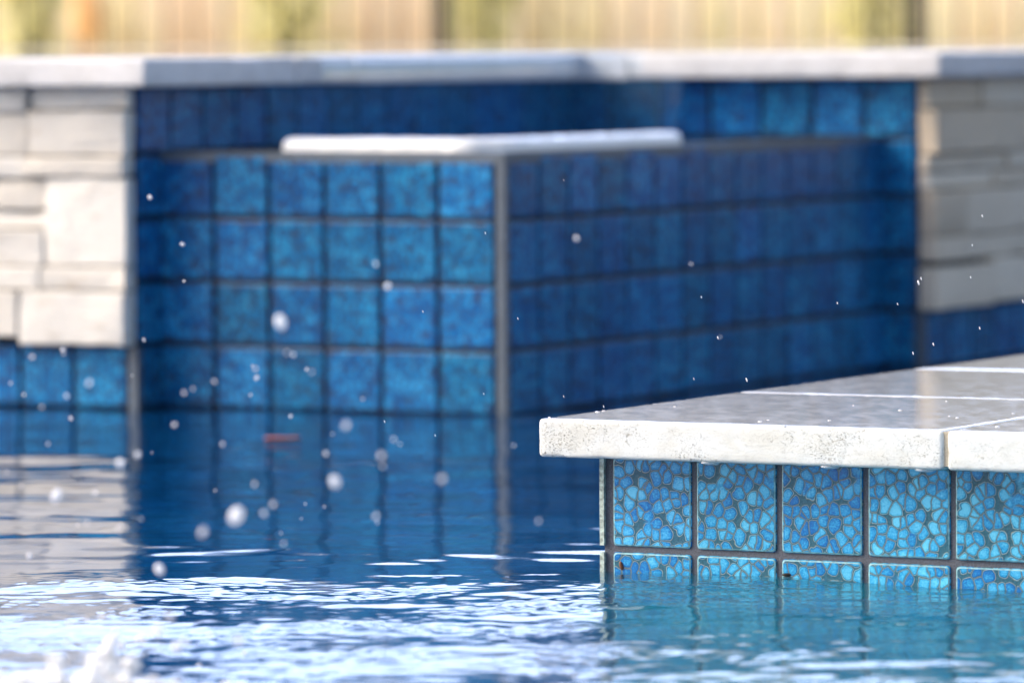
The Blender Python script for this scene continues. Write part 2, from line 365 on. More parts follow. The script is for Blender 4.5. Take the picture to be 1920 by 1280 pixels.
# ledge under water in front of the near pier
lb = MB(); obox(lb, T, u, v, .0, 6.0, --1.6, 0.02, -1.249, -.16); tag(lb.build('pool_ledge', M['ledge']), kind='structure')

# ------------------------------------------------------------------ pool water
def band_noise(seed, n, size, l0, l1, ani=1.0):
    r = np.random.default_rng(seed); w = r.standard_normal((n, n)); f = np.fft.fft2(w)
    k = np.fft.fftfreq(n, d=size / n); kx, ky = np.meshgrid(k, k); kk = np.sqrt((kx * ani) ** 2 + ky ** 2) + 1e-9
    lam = 1 / kk; g = np.exp(-((np.log(lam) - .5 * (math.log(l0) + math.log(l1))) / (.5 * math.log(l1 / l0))) ** 2)
    h = np.real(np.fft.ifft2(f * g)); gy, gx = np.gradient(h, size / n); s = np.sqrt((gx ** 2 + gy ** 2).mean())
    return h / s                                     # unit rms slope
def sample(h, size, x, y):
    n = h.shape[0]; a = (x / size * n) % n; b = (y / size * n) % n
    i = a.astype(int); j = b.astype(int); fa = a - i; fb = b - j; i1 = (i + 1) % n; j1 = (j + 1) % n; i %= n; j %= n
    return h[j, i] * (1 - fa) * (1 - fb) + h[j, i1] * fa * (1 - fb) + h[j1, i] * (1 - fa) * fb + h[j1, i1] * fa * fb
def graded(segs):
    out = []
    for a, b, s in segs: out += list(np.arange(a, b, s))
    return np.array(out + [segs[-1][1]])
xs = graded([(-12, -1.2, .4), (-1.2, -.62, .02), (-.62, .62, .0028), (.62, 1.2, .02), (1.2, 12, .4)])
ys = graded([(-6, 2.6, .3), (2.6, 3.4, .02), (3.4, 4.0, .005), (4.0, 5.2, .0036), (5.2, 5.5, .006), (5.5, 7.8, .012), (7.8, 9.4, .08), (9.4, 14, .5)])
GX, GY = np.meshgrid(xs, ys)
S1 = 1.6
n_f = band_noise(1, 1024, S1, .010, .024, 1.6); n_m = band_noise(2, 640, S1, .045, .15, 1.9); n_l = band_noise(3, 640, 4.0, .20, .55, 1.3); n_c = band_noise(6, 640, S1, .022, .055, 1.3); n_b = band_noise(4, 256, 4.0, .10, .26, 1.3)
def ss(x, a, b): t = np.clip((x - a) / (b - a), 0, 1); return t * t * (3 - 2 * t)
near = ss(-GY, -5.10, -3.95)                         # 0 in the calm far water, 1 in the stirred near water
bn = sample(n_b, 4.0, GX, GY); bn = bn / bn.std()
mod = np.clip(.85 + .75 * bn, .06, 2.3)
dg = math.pi / 180
near_m = ss(-GY, -5.0, -4.7) * .7
H = sample(n_l, 4.0, GX, GY) * dg * (.80 + .55 * ss(-GY, -5.25, -4.95))
def crest(h, cut):                                    # flat troughs, peaked crests
    sd = h.std(); q = np.clip(h / sd - cut, 0, None); return q ** 1.25 * sd
H += (lambda h: h * (1 - near_m) + crest(h, .15) * 1.5 * near_m)(sample(n_m, S1, GX, GY)) * dg * (.85 + (.50 * ss(-GY, -4.95, -4.6) + .60 * ss(-GY, -4.65, -4.1)) * mod)
H += (lambda h: .5 * h + crest(h, -.4) * .7)(sample(n_f, S1, GX, GY)) * dg * (.05 + 2.5 * ss(-GY, -4.80, -4.45) * (1 + .25 * ss(-GY, -4.5, -4.1)) * mod)
edge = 1 - ss(np.abs(GX), 1.3, 4)
H += sample(n_c, S1, GX, GY) * dg * 1.5 * ss(-GY, -4.7, -4.4)
H = H * edge + .003 * ss(-GY, -5.3, -4.8)
wb = MB(); ny, nx = GX.shape
wm = bpy.data.meshes.new('pool_water')
co = np.stack([GX, GY, H], -1).reshape(-1, 3).astype(np.float32)
ii = np.arange(ny * nx).reshape(ny, nx)
fq = np.stack([ii[:-1, :-1], ii[:-1, 1:], ii[1:, 1:], ii[1:, :-1]], -1).reshape(-1, 4).astype(np.int32)
wm.vertices.add(len(co)); wm.vertices.foreach_set('co', co.ravel())
wm.loops.add(fq.size); wm.loops.foreach_set('vertex_index', fq.ravel())
wm.polygons.add(len(fq)); wm.polygons.foreach_set('loop_start', np.arange(0, fq.size, 4, dtype=np.int32)); wm.polygons.foreach_set('loop_total', np.full(len(fq), 4, dtype=np.int32))
wm.update(calc_edges=True); wm.polygons.foreach_set('use_smooth', np.ones(len(fq), dtype=bool))
ra = wm.attributes.new('rough', 'FLOAT', 'POINT'); ra.data.foreach_set('value', (.05 + near * 1.0).ravel().astype(np.float32))
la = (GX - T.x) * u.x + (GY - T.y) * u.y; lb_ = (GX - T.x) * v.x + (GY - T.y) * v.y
sa2 = wm.attributes.new('shallow_light', 'FLOAT', 'POINT'); sa2.data.foreach_set('value', (ss(GX, .02, .13) * ss(la, -.06, .02) * ss(-lb_, -.05, .01)).ravel().astype(np.float32))  # mask of the painted ledge light in front of the pier
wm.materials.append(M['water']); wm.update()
wo = bpy.data.objects.new('pool_water', wm); scene.collection.objects.link(wo); tag(wo, kind='structure')

# ------------------------------------------------------------------ near pier: tiled wall under a travertine coping
pier = empty('tiled_pool_wall', T + u * .6 + v * .6 + Z * -1.25, 'near low pool wall of turquoise pebble pattern tiles under thick cream travertine coping', 'pool wall')
cb = MB(); obox(cb, T, u, v, -.0016, 2.6, -.0016, 3.2, -1.25, ZC - TK - .001); cb.build('grout', M['grout'], pier)
tb = MB(); ZR = .0220; g = .0025
zt = ZC - TK
def tiles_face(mb, O, e, n, cols, bounds, start=0.0, gg=g, **k):
    for i in range(cols):
        for z0, z1 in bounds: tile(mb, O, e, n, start + i * P + gg, start + (i + 1) * P - gg, z0 + gg, z1 - gg, **k)
rows_n = [(ZR + (k - 1) * P if k else ZR - P, ZR + k * P) for k in range(0)]
rows_n = [(ZR, zt + .001), (ZR - P, ZR), (ZR - 2 * P, ZR - P), (ZR - 3 * P, ZR - 2 * P)]
tiles_face(tb, T, u, -v, 26, rows_n, .0045)
tb.build('tile_band', [M['tile_near'], M['tile_rim']], pier)
tb = MB(); tiles_face(tb, T, v, -u, 24, rows_n, .0045); tb.build('tile_band', [M['tile_near'], M['tile_rim']], pier)
for z0, z1 in ((ZR + .0028, zt - .0005), (ZR - P + .0028, ZR - .0028)):
    k = MB(); obox(k, T, u, v, -.0045, -.0005, -.0052, .0045, z0, z1); k.build('corner_trim', M['trim'], pier)
K = T - u * OV - v * OV
slabL, slabW, JT = .3630, .3754, .0034
for i in range(4):
    for j in range(5):
        b = MB(); fine_ = i < 2 and j < 2
        rbox(b, K + u * (i * (slabL + JT)) + v * (j * (slabW + JT)) + Z * (ZC - TK), u, v, slabL, slabW, TK, .0036, .0045 if fine_ else .03, .00032, seed=i * 7.3 + j * 3.1, rn=random.random())
        b.build('coping_slab', M['coping'], pier, smooth=True)
jb = MB()
obox(jb, K, u, v, .004, 4 * (slabL + JT) - .006, .0025, 5 * (slabW + JT) - .006, ZC - TK + .003, ZC - .0012); jb.build('joint_mortar', M['joint'], pier)

# ------------------------------------------------------------------ spill basin in front of the raised wall
basin = empty('spill_basin', C + u * -.2 + v * .4 + Z * -1.25, 'square cornered raised basin clad in deep blue tiles jutting from the wall', 'water basin')
b = MB(); obox(b, C, -u, v, .004, BA + .0, .004, BB, -1.25, ZB - .012); b.build('grout', M['grout_far'], basin)
rb = [(k * P, (k + 1) * P) for k in range(-3, 4)]
gf = .0030
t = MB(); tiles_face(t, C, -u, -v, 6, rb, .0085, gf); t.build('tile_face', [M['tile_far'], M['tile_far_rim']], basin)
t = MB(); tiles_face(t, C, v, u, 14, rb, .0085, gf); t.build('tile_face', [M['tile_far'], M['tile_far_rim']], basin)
b = MB(); obox(b, C, -u, v, -.0055, .006, -.0055, .006, -.3, ZB - .001); b.build('corner_trim', M['trim_far'], basin)
for args in ((-.004, BA, -.004, .012), (-.004, .012, .012, BB)):
    b = MB(); obox(b, C, -u, v, *args, ZB - .0115, ZB + .0015); b.build('rim_trim', M['trim_far'], basin)
b = MB(); n1 = 40
for i in range(n1 + 1):
    for j in range(n1 + 1):
        p_ = C - u * (.012 + (BA - .014) * i / n1) + v * (.012 + (BB - .014) * j / n1) + Z * (ZB - .0035 + .0018 * noise.noise(Vector((i * .6, j * .9, 0))))
        b.add([p_], [])
b.f = [(i * (n1 + 1) + j, i * (n1 + 1) + j + 1, (i + 1) * (n1 + 1) + j + 1, (i + 1) * (n1 + 1) + j) for i in range(n1) for j in range(n1)]
bw = b.build('basin_water', M['basin_water'], None, True); tag(bw, kind='structure')

# ------------------------------------------------------------------ raised wall
wall = empty('raised_pool_wall', P2 + u * .2 + v * .2 + Z * -1.25, 'long raised pool wall with stacked pale stone, blue tile recess and pale coping', 'wall')
zt2 = ZW - TW
def core(a): b = MB(); obox(b, *a); b.build('wall_core', M['grout_far'], wall)
core((P1, u, v, -6, -.004, .004, .40, -1.25, zt2 - .001))                    # left arm
core((P2, u, v, -.30, -.004, -BB - .056, -.004, -1.25, zt2 - .002))            # return beside the basin
core((P2, u, v, -.30, BA + .052, .004, .30, -1.25, zt2 - .0015))              # wall behind the basin
core((P3, u, v, -.30, -.004, .30, 5.0, -1.25, zt2 - .001))                    # right arm going away
r5 = [(k * P, (k + 1) * P) for k in range(-3, 5)] ; r5[-1] = (4 * P, zt2)
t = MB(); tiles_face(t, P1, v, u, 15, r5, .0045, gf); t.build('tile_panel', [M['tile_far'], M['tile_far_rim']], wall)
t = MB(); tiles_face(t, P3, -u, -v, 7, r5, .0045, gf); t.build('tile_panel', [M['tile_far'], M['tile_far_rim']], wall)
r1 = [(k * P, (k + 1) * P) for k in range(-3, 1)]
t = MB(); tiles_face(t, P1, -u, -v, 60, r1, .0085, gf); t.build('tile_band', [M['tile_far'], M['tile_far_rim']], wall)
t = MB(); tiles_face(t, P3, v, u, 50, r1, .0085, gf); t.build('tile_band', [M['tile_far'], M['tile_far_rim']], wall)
for Q in (P1, P3):
    b = MB(); obox(b, Q, -u, v, -.006, .006, -.006, .006, -.3, P - .001); b.build('corner_trim', M['trim_far'], wall)
# stacked ledger stone: (start along wall, length, z0, z1, how far it stands out)
def stones(Q, e, n, table, zlo, zhi, until):
    b = MB()
    for a, l, z0, z1, dp in table:
        O = Q + e * a - n * .004
        rbox(b, O + Z * z0, e, n, l - .0015, dp + .004, z1 - z0 - .0015, .0035, .02, .0016, seed=random.uniform(0, 50), rn=random.random())
    z = zlo
    start = max(q[0] + q[1] for q in table) if table else 0
    heights = []
    while z < zhi - .012:
        h = min(random.choice((.024, .034, .046, .062)), zhi - z); 
        if zhi - z - h < .014: h = zhi - z
        heights.append((z, z + h)); z += h
    for z0, z1 in heights:
        row_end = max([q[0] + q[1] for q in table if q[2] < z1 - .006 and q[3] > z0 + .006] or [0.0]); a = row_end
        while a < until:
            l = random.uniform(.10, .30)
            rbox(b, Q + e * a - n * .004 + Z * z0, e, n, l - .0015, random.uniform(.012, .026) + .004, z1 - z0 - .0015, .0035, .03, .0016, seed=random.uniform(0, 50), rn=random.random()); a += l
    return b
zs = lambda py: CAM_H - (py - 78) * 6.78 / F_PX          # height on the left arm for a photograph row
def L_(px): return (257 - px) * 6.8 / F_PX / .883        # length along the left arm
tabL = [(0, L_(66), zs(292), zs(205), .020), (0, L_(66), zs(205), zs(163), .014), (0, L_(60), zs(332), zs(292), .024), (0, L_(95), zs(500), zs(332), .019),
        (0, L_(90), zs(545), zs(500), .023), (0, L_(48), P, zs(545), .026)]
tabL += [(L_(66), .10, zs(210), zs(163), .024), (L_(66), .14, zs(292), zs(210), .017), (L_(60), .12, zs(335), zs(292), .020), (L_(95), .09, zs(395), zs(335), .014), (L_(95), .15, zs(430), zs(395), .008),
         (L_(95), .12, zs(500), zs(430), .020), (L_(90), .10, zs(545), zs(500), .024), (L_(48), .16, zs(635), zs(545), .028)]
stones(P1, -u, -v, tabL, P + .004, zt2, 5.5).build('stone_cladding', M['ledger'], wall, True)
stones(P3, v, u, [(0, .20, P, .135, .024)], P + .003, zt2, 4.5).build('stone_cladding', M['ledger_tan'], wall, True)['label'] = 'warmer tan stone on the shaded right arm'
# coping stones: left arm, return, right recess, right arm
def cop(O, e1, e2, L, W):
    b = MB(); rbox(b, O + Z * zt2, e1, e2, L, W, TW, .004, .03, .0009, seed=random.uniform(0, 60), rn=random.random()); return b.build('coping_slab', M['coping_far'], wall, True)
KL = P1 + u * OW - v * OW
for i in range(8): cop(KL - u * ((i + 1) * .45) + u * .001, u, v, .447, .36)
ta, tb_ = .40, .115                                        # where the spill opening starts on either wall
# return: from the corner of the left arm to the opening
cop(KL + v * .362 - u * .34, u, v, .34, (ta + .06 + OW) - .366)
cop(P2 + u * tb_ - v * OW, u, v, BA + .056 + OW - tb_, .34)
KR = P3 + u * OW - v * OW
for i in range(9): cop(KR + v * (.342 + i * .452) - u * .34, u, v, .34, .449)
# low stone lip under the water in the opening
lip = MB(); zl = .4212
obox(lip, P2, u, v, -.30, OW - .002, -(BB + .06 - ta - .062) + .002, -OW, zt2, zl); obox(lip, P2, u, v, -.30, tb_ - .002, -OW, .29, zt2, zl)
lip.build('spill_lip', M['coping_far'], wall)

# upper water behind the opening and its falling sheet
ub = MB(); q2 = lambda a, b, z: P2 + u * a + v * b + Z * z
ub.add([q2(a, b, .4172) for a, b in ((-9, -.80), (-.287, -.80), (-.287, .287), (.24, .287), (.24, 5), (-9, 5))], [(0, 1, 2, 3, 4, 5)])
rim = empty('far_pool_rim', q2(-3, 5, .2), 'pale low far rim of the upper pool beyond the spill gap', 'pool rim')
for k in range(16):
    b = MB(); rbox(b, q2(.5 - (k + 1) * .6, 5.0, .26), u, v, .595, .3, .162, .006, .06, .0006, seed=k * 2.0); b.build('rim_stone', M['far_ground'], rim, True)
tag(ub.build('upper_pool_water', M['upper_water']), kind='structure')
# curtain: follows the two lips, curves over and drops into the basin
def curtain(prof, pl, pr, off):
    b = MB()
    def near_for(px, base, e, off):                       # length along e where the offset line is seen at px
        best = None
        for s in np.linspace(-.2, 1.2, 1401):
            q = base + e * s + off
            x = 960 + F_PX * q.x / q.y
            if best is None or abs(x - px) < best[0]: best = (abs(x - px), s)
        return best[1]
    sL = near_for(pl, P2, -v, u * off); sR = near_for(pr, P2, u, -v * off)
    path = [(-v * s, 0) for s in np.linspace(sL, .12, 70)] + [None] + [(u * s, 1) for s in np.linspace(.12, sR, 24)]
    cols = []
    for q in path:
        if q is None:
            for k in range(1, 8):
                a = math.radians(90 * k / 8); dr = u * math.cos(a) - v * math.sin(a)
                ctr = u * .12 - v * .12
                cols.append([P2 + ctr - dr * 0 + (u * (-(.12 - o)) * math.cos(a) + -v * (-(.12 - o)) * math.sin(a)) + Z * z for o, z in prof])
        elif q[1] == 0: cols.append([P2 + q[0] + u * o + Z * z for o, z in prof])
        else: cols.append([P2 + q[0] - v * o + Z * z for o, z in prof])
    n = len(prof)
    for i, c_ in enumerate(cols):
        w = (.0015 * math.sin(i * .9) + .001 * math.sin(i * 2.3)) if off > .06 else 0
        b.add([p_ + (u - v) * w * (k / n) for k, p_ in enumerate(c_)], [])
    b.f = [(i * n + k, (i + 1) * n + k, (i + 1) * n + k + 1, i * n + k + 1) for i in range(len(cols) - 1) for k in range(n - 1)]
    return b
SHEET = [(.046, .3900), (.052, .3885), (.058, .3820), (.063, .3700), (.069, .3500), (.075, .3300), (.082, .3050)]
WEIR = [(-.28, .4168), (-.10, .4215), (-.03, .4240), (.015, .4246), (.038, .4238), (.0505, .4180), (.0530, .4080), (.0535, .3960)]
tag(curtain(WEIR, 604, 1206, .05).build('spilling_water', M['weir'], None, True), 'smooth bulge of water sliding over the coping where the upper pool spills', 'water')
tag(curtain(SHEET, 532, 1268, .08).build('waterfall_sheet', M['sheet'], None, True), 'thin clear sheet of water falling from the coping gap onto the blue basin', 'waterfall')
# foam where the water boils along the basin edge
def lumpy(path, wid, hei, name, nseg=10, amp=.25, fr=40.0, seed=0.0, round_end=.03):
    b = MB(); n = len(path); tot = [0.0]
    for i in range(1, n): tot.append(tot[-1] + (path[i] - path[i - 1]).length)
    for i, p_ in enumerate(path):
        d = (path[min(i + 1, n - 1)] - path[max(i - 1, 0)]).normalized(); s = d.cross(Z)
        e_ = min(tot[i], tot[-1] - tot[i]); k = math.sqrt(max(0, 1 - (1 - min(1, e_ / round_end)) ** 2)) if e_ < round_end else 1.0
        k = max(k, .03)
        for j in range(nseg + 1):
            a = math.pi * j / nseg
            ca, sa = math.cos(a), math.sin(a)
            ca = math.copysign(abs(ca) ** .6, ca); sa = sa ** .42 if sa > 0 else 0
            q = p_ + s * (wid * .5 * ca * k) + Z * (hei * sa * k)
            dn = 1 + amp * noise.noise(q * fr + Vector((seed, 0, 0))) + amp * .5 * noise.noise(q * fr * 3)
            b.add([p_ + s * (wid * .5 * ca * k * dn) + Z * (hei * sa * k * dn)], [])
    m_ = nseg + 1
    b.f = [(i * m_ + j, i * m_ + j + 1, (i + 1) * m_ + j + 1, (i + 1) * m_ + j) for i in range(n - 1) for j in range(nseg)]
    b.f += [tuple(range(m_))[::-1], tuple((n - 1) * m_ + j for j in range(m_))]
    return b
def px_on(base, e, px):
    best = min(np.linspace(0, 1.2, 2401), key=lambda s: abs(960 + F_PX * (base + e * s).x / (base + e * s).y - px)); return best
inn = C - u * .040 + v * .040
sa_, sb_ = px_on(inn, -u, 539), px_on(inn, v, 1256)
path = [inn - u * s for s in np.linspace(sa_, .03, 70)] + [inn + (u * -.03 * (1 - k / 6)) + (v * .03 * (k / 6)) for k in range(1, 6)] + [inn + v * s for s in np.linspace(.03, sb_, 110)]
path = [p_ + Z * (ZB - .004) for p_ in path]
fo = lumpy(path, .048, .0215, 'foam', amp=.05, fr=34.0, round_end=.012).build('white_foam', M['foam'], None, True)
tag(fo, 'bright white band of foam where the falling water lands on the basin edge', 'foam', kind='stuff')
# near fountain froth at the lower left corner
fb = MB()
for k in range(2200):
    x = random.uniform(-.62, -.02); t_ = (x + .62) / .6
    top = .076 - .026 * ss(np.array(x), -.28, -.12) - .045 * ss(np.array(x), -.14, -.03)
    c_ = Vector((x, 3.42 + random.uniform(-.10, .10) - .02, 0)); h = random.uniform(0, 1) ** .45 * float(top) * (1 + .3 * noise.noise(Vector((x * 22, c_.y * 22, 5)))); r_ = random.uniform(.0035, .010) * (1 - .4 * h / .09)
    c_.z = h * random.uniform(.7, 1.0) - .01
    vs_ = []; fs_ = []; nu, nv = 8, 5
    for i in range(nv + 1):
        for j in range(nu):
            a = math.pi * i / nv; q = 2 * math.pi * j / nu
            d = Vector((math.sin(a) * math.cos(q), math.sin(a) * math.sin(q), math.cos(a)))
            vs_.append(c_ + d * r_ * (1 + .3 * noise.noise((c_ + d * r_) * 90)))
    for i in range(nv):
        for j in range(nu): fs_.append((i * nu + j, (i + 1) * nu + j, (i + 1) * nu + (j + 1) % nu, i * nu + (j + 1) % nu))
    fb.add(vs_, fs_)
tag(fb.build('splash_froth', M['foam'], None, True), 'boiling white splash froth at the lower left of the water', 'froth', kind='stuff')

# ------------------------------------------------------------------ droplets in the air
def sphere(b, c_, r_, nu=14, nv=9, st=(1, 1, 1), tilt=0.0):
    vs_ = []; fs_ = []
    for i in range(nv + 1):
        for j in range(nu):
            a = math.pi * i / nv; q = 2 * math.pi * j / nu
            d = Vector((math.sin(a) * math.cos(q) * st[0], math.sin(a) * math.sin(q) * st[1], math.cos(a) * st[2]))
            d.x += tilt * d.z
            vs_.append(c_ + d * r_)
    for i in range(nv):
        for j in range(nu): fs_.append((i * nu + j, (i + 1) * nu + j, (i + 1) * nu + (j + 1) % nu, i * nu + (j + 1) % nu))
    b.add(vs_, fs_)
big = [(526, 604, 13, 1), (727, 536, 10, .6), (628, 903, 14, .75), (443, 966, 14, 1), (380, 997, 15, .5), (105, 929, 10, 1), (299, 1067, 10, 1), (225, 868, 11, .7), (649, 797, 14, .45),
       (715, 854, 14, .4), (829, 898, 15, .42), (258, 852, 10, .6), (218, 1190, 12, .9), (265, 1198, 10, .95), (346, 1202, 12, .7), (319, 1155, 14, .7), (300, 1175, 12, .7), (55, 1042, 7, .9),
       (1081, 447, 9, .5), (60, 669, 9, .5), (125, 742, 9, .45), (402, 715, 9, .4), (479, 691, 9, .4), (481, 708, 7, .6), (327, 796, 9, .45), (495, 962, 12, .4), (512, 945, 12, .4), (611, 850, 9, .45),
       (342, 458, 5, .8), (281, 370, 5, .8), (345, 736, 9, .35), (178, 923, 9, .5), (705, 967, 12, .3), (118, 655, 7, .6), (550, 665, 9, .35), (45, 740, 7, .4), (1296, 495, 6, .4), (738, 823, 10, .3),
       (705, 495, 10, .3), (345, 527, 4, .6), (190, 1225, 10, .8), (270, 637, 5, .6), (545, 780, 6, .5), (133, 784, 6, .6), (417, 832, 9, .35), (90, 832, 8, .3), (1010, 976, 11, .25), (963, 835, 8, .3), (575, 692, 6, .4), (1350, 632, 6, .3), (470, 740, 6, .3), (532, 1018, 10, .25), (40, 910, 8, .3), (220, 990, 9, .3)]
AP = 198.4e-3 / 6.8
def where(px, py):
    names = ['first', 'second', 'third', 'fourth', 'fifth', 'sixth', 'seventh', 'eighth', 'ninth', 'tenth']
    row = 'top' if py < 405 else 'second' if py < 528 else 'third' if py < 650 else 'bottom'
    if py < 765 and 300 < px < 943: return 'before %s tile column, %s row, of the left basin face' % (names[min(5, int((px - 300) / 107))], row)
    if py < 765 and 943 <= px < 1700: return 'before the %s row of the shaded basin face, %s' % (row, 'near the corner' if px < 1160 else 'halfway along' if px < 1420 else 'near its far end')
    if py < 645 and px <= 300: return 'before the left stone wall beside the basin'
    if py < 765 and px <= 300: return 'before the tile band under the left stones, %s' % ('left' if px < 70 else 'middle' if px < 140 else 'right')
    if py < 700: return 'before the right stones, %s' % ('upper part' if py < 480 else 'by their left edge' if px < 1740 else 'low down' if px < 1850 else 'at the frame edge')
    bx = names[min(9, int(px / 130))]
    if py < 1010: return 'over the dark reflections %s, %s strip from left' % ('just under the basin' if py < 830 else 'midway down' if py < 920 else 'close to the ripples', names[min(9, int(px / 80))])
    return 'over the rippled lower left water, %s' % ('at the very edge' if px < 100 else 'left of the spray' if px < 240 else 'middle of the spray' if px < 308 else 'right of the spray')
rs = random.Random(5)
big += [(rs.uniform(10, 760), rs.uniform(640, 1000), rs.uniform(5, 12), rs.uniform(.12, .3)) for _ in range(26)] + [(rs.gauss(270, 90), rs.gauss(1200, 30), rs.uniform(6, 13), rs.uniform(.4, .9)) for _ in range(14)]
for k, (px, py, r_, br) in enumerate(big):
    c_ = 2 * r_ * .86
    d = 1 / (1 / 4.62 + c_ / (AP * F_PX)); q = at(px, py, d)
    R_ = r_ * (.26 + .72 * br * br) * d / F_PX
    b = MB(); sphere(b, Vector((0, 0, 0)), R_, st=(rs.uniform(.8, 1.1), 1, rs.uniform(.9, 1.35)), tilt=rs.uniform(-.3, .3)); o = b.build('water_droplet', M['drop'], None, True); o.location = q
    tag(o, ('bright ' if br > .75 else 'pale ' if br > .45 else 'dim ') + ('large' if r_ > 11 else 'small' if r_ < 8 else '') + ' droplet ' + where(px, py), 'droplet', 'blurred droplets flying above the pool'); o['label'] = ' '.join(o['label'].split())
tiny = [(1722, 530, 4), (1727, 522, 2.5), (1400, 712, 3.2), (1315, 557, 2), (1570, 568, 2), (1683, 570, 2), (1750, 645, 2.5), (1346, 633, 2.5), (1712, 662, 2.5), (1842, 405, 2.5), (1820, 520, 2), (1918, 565, 3), (1057, 338, 1.5),
        (1823, 460, 2), (1057, 743, 1.8), (1132, 762, 2), (721, 790, 2.2), (910, 437, 2), (793, 584, 2), (971, 597, 2), (1837, 615, 2.4), (816, 816, 2), (1301, 710, 2), (907, 738, 1.5)]
for px, py, r_ in tiny:
    q = at(px, py, 4.62 + random.uniform(-.12, .12)); R_ = r_ * 4.6 / F_PX * .62
    b = MB(); sphere(b, Vector((0, 0, 0)), R_, 8, 6, st=(.7, .7, 2.0), tilt=-.25); o = b.build('water_droplet', M['drop'], None, True); o.location = q
    tag(o, 'tiny sharp droplet ' + where(px, py), 'droplet', 'small sharp droplets near the coping')
# beads and drips on the near coping
def clear_mat():
    N = NT('clear_bead'); return N.surf(N.n('ShaderNodeBsdfPrincipled', {'Base Color': (.9, .95, 1, 1), 'Roughness': .02, 'IOR': 1.33, 'Transmission Weight': .6}).outputs[0])
M['bead'] = clear_mat()
for px, py, r_ in [(1688, 769, 5), (1120, 772, 5), (1132, 770, 4), (1425, 790, 5), (1440, 787, 3), (1470, 798, 3), (1775, 752, 3), (1795, 783, 4), (1870, 800, 6), (1600, 760, 2), (1265, 762, 3), (1030, 782, 3), (1900, 775, 4), (1780, 780, 3), (1555, 788, 4)]:
    # where that line of sight meets the coping top
    a = at(px, py, 5.0) - Vector((0, 0, CAM_H)); s = (ZC - CAM_H) / a.z; q = Vector((0, 0, CAM_H)) + a * s
    b = MB(); sphere(b, Vector((0, 0, 0)), r_ * q.y / F_PX * .9, 10, 6, st=(1, 1.6, .38)); o = b.build('water_bead', M['drop'], None, True); o.location = q
    tag(o, ('broad' if r_ > 4 else 'small') + ' water bead on the coping, ' + ('near its left corner' if px < 1200 else 'before the light joint' if px < 1500 else 'left of the joint' if px < 1700 else 'by the slanting joint' if px < 1800 else 'near the frame edge') + (', close to the front edge' if py > 779 else ', back'), 'water bead', 'beads on the coping')
for s_ in (.155, .262, .345):
    b = MB(); sphere(b, Vector((0, 0, 0)), .0062, 14, 8, st=(1.3, .6, .32)); o = b.build('hanging_drip', M['bead'], None, True); o.location = K + u * s_ + v * .006 + Z * (ZC - TK - .0004)
    tag(o, 'flat clear water drip under the coping edge above the ' + {.155: 'first', .262: 'second', .345: 'fourth'}[s_] + ' near tile', 'drip', 'drips under the coping')

# ------------------------------------------------------------------ leaves and seeds
def leaf(name, pos, e, n, L, W, mat, label):
    b = MB(); m_ = 9; pts = []
    for i in range(m_ + 1):
        t_ = i / m_; w = W * math.sin(math.pi * min(1, t_ * .96 + .02)) ** .8
        for s in (-1, 0, 1): pts.append(pos + e * (L * (t_ - .5)) + n * (w * .5 * s) + Z * (.0015 + .0025 * abs(s) + .004 * (t_ - .5) ** 2))
    fs_ = [(i * 3 + k, i * 3 + k + 1, (i + 1) * 3 + k + 1, (i + 1) * 3 + k) for i in range(m_) for k in range(2)]
    b.add(pts, fs_); o = b.build(name, mat, None, True)
    so_ = o.modifiers.new('thick', 'SOLIDIFY'); so_.thickness = .0008
    return tag(o, label, 'leaf')
M['leaf'] = simple('red_brown_leaf', (.36, .10, .05), .6, .3, 90.0)
qa = at(530, 829, 5.0) - Vector((0, 0, CAM_H)); q = Vector((0, 0, CAM_H)) + qa * (-CAM_H / qa.z)
leaf('floating_leaf', q + Z * .001, R0, Vector((0, 1, 0)), .040, .016, M['leaf'], 'red brown dead leaf floating on the calm dark blue water')
M['seed'] = simple('brown_seed', (.16, .06, .025), .5, .4, 500.0); M['bark'] = simple('dark_bark', (.02, .015, .012), .7, .3, 400.0)
def on_face(px, py):                                       # point on the near tile face seen at px, py
    a = at(px, py, 5.0) - Vector((0, 0, CAM_H)); o_ = Vector((0, 0, CAM_H)); nn = -v; s = (T + nn * .0045 - o_).dot(nn) / a.dot(nn); return o_ + a * s
b = MB(); sphere(b, Vector((0, 0, 0)), .0032, 12, 8, st=(.55, .5, 1.15), tilt=-.25); o = b.build('seed_husk', M['seed'], None, True); o.location = on_face(1165, 1060)
tag(o, 'small brown seed husk stuck on the lowest tile beside the pier corner', 'seed husk')
b = MB(); sphere(b, Vector((0, 0, 0)), .0028, 12, 8, st=(1.6, .6, .5)); o = b.build('bark_crumb', M['bark'], None, True); o.location = on_face(1476, 1077)
tag(o, 'tiny black bark crumb on the waterline of the third tile', 'debris')

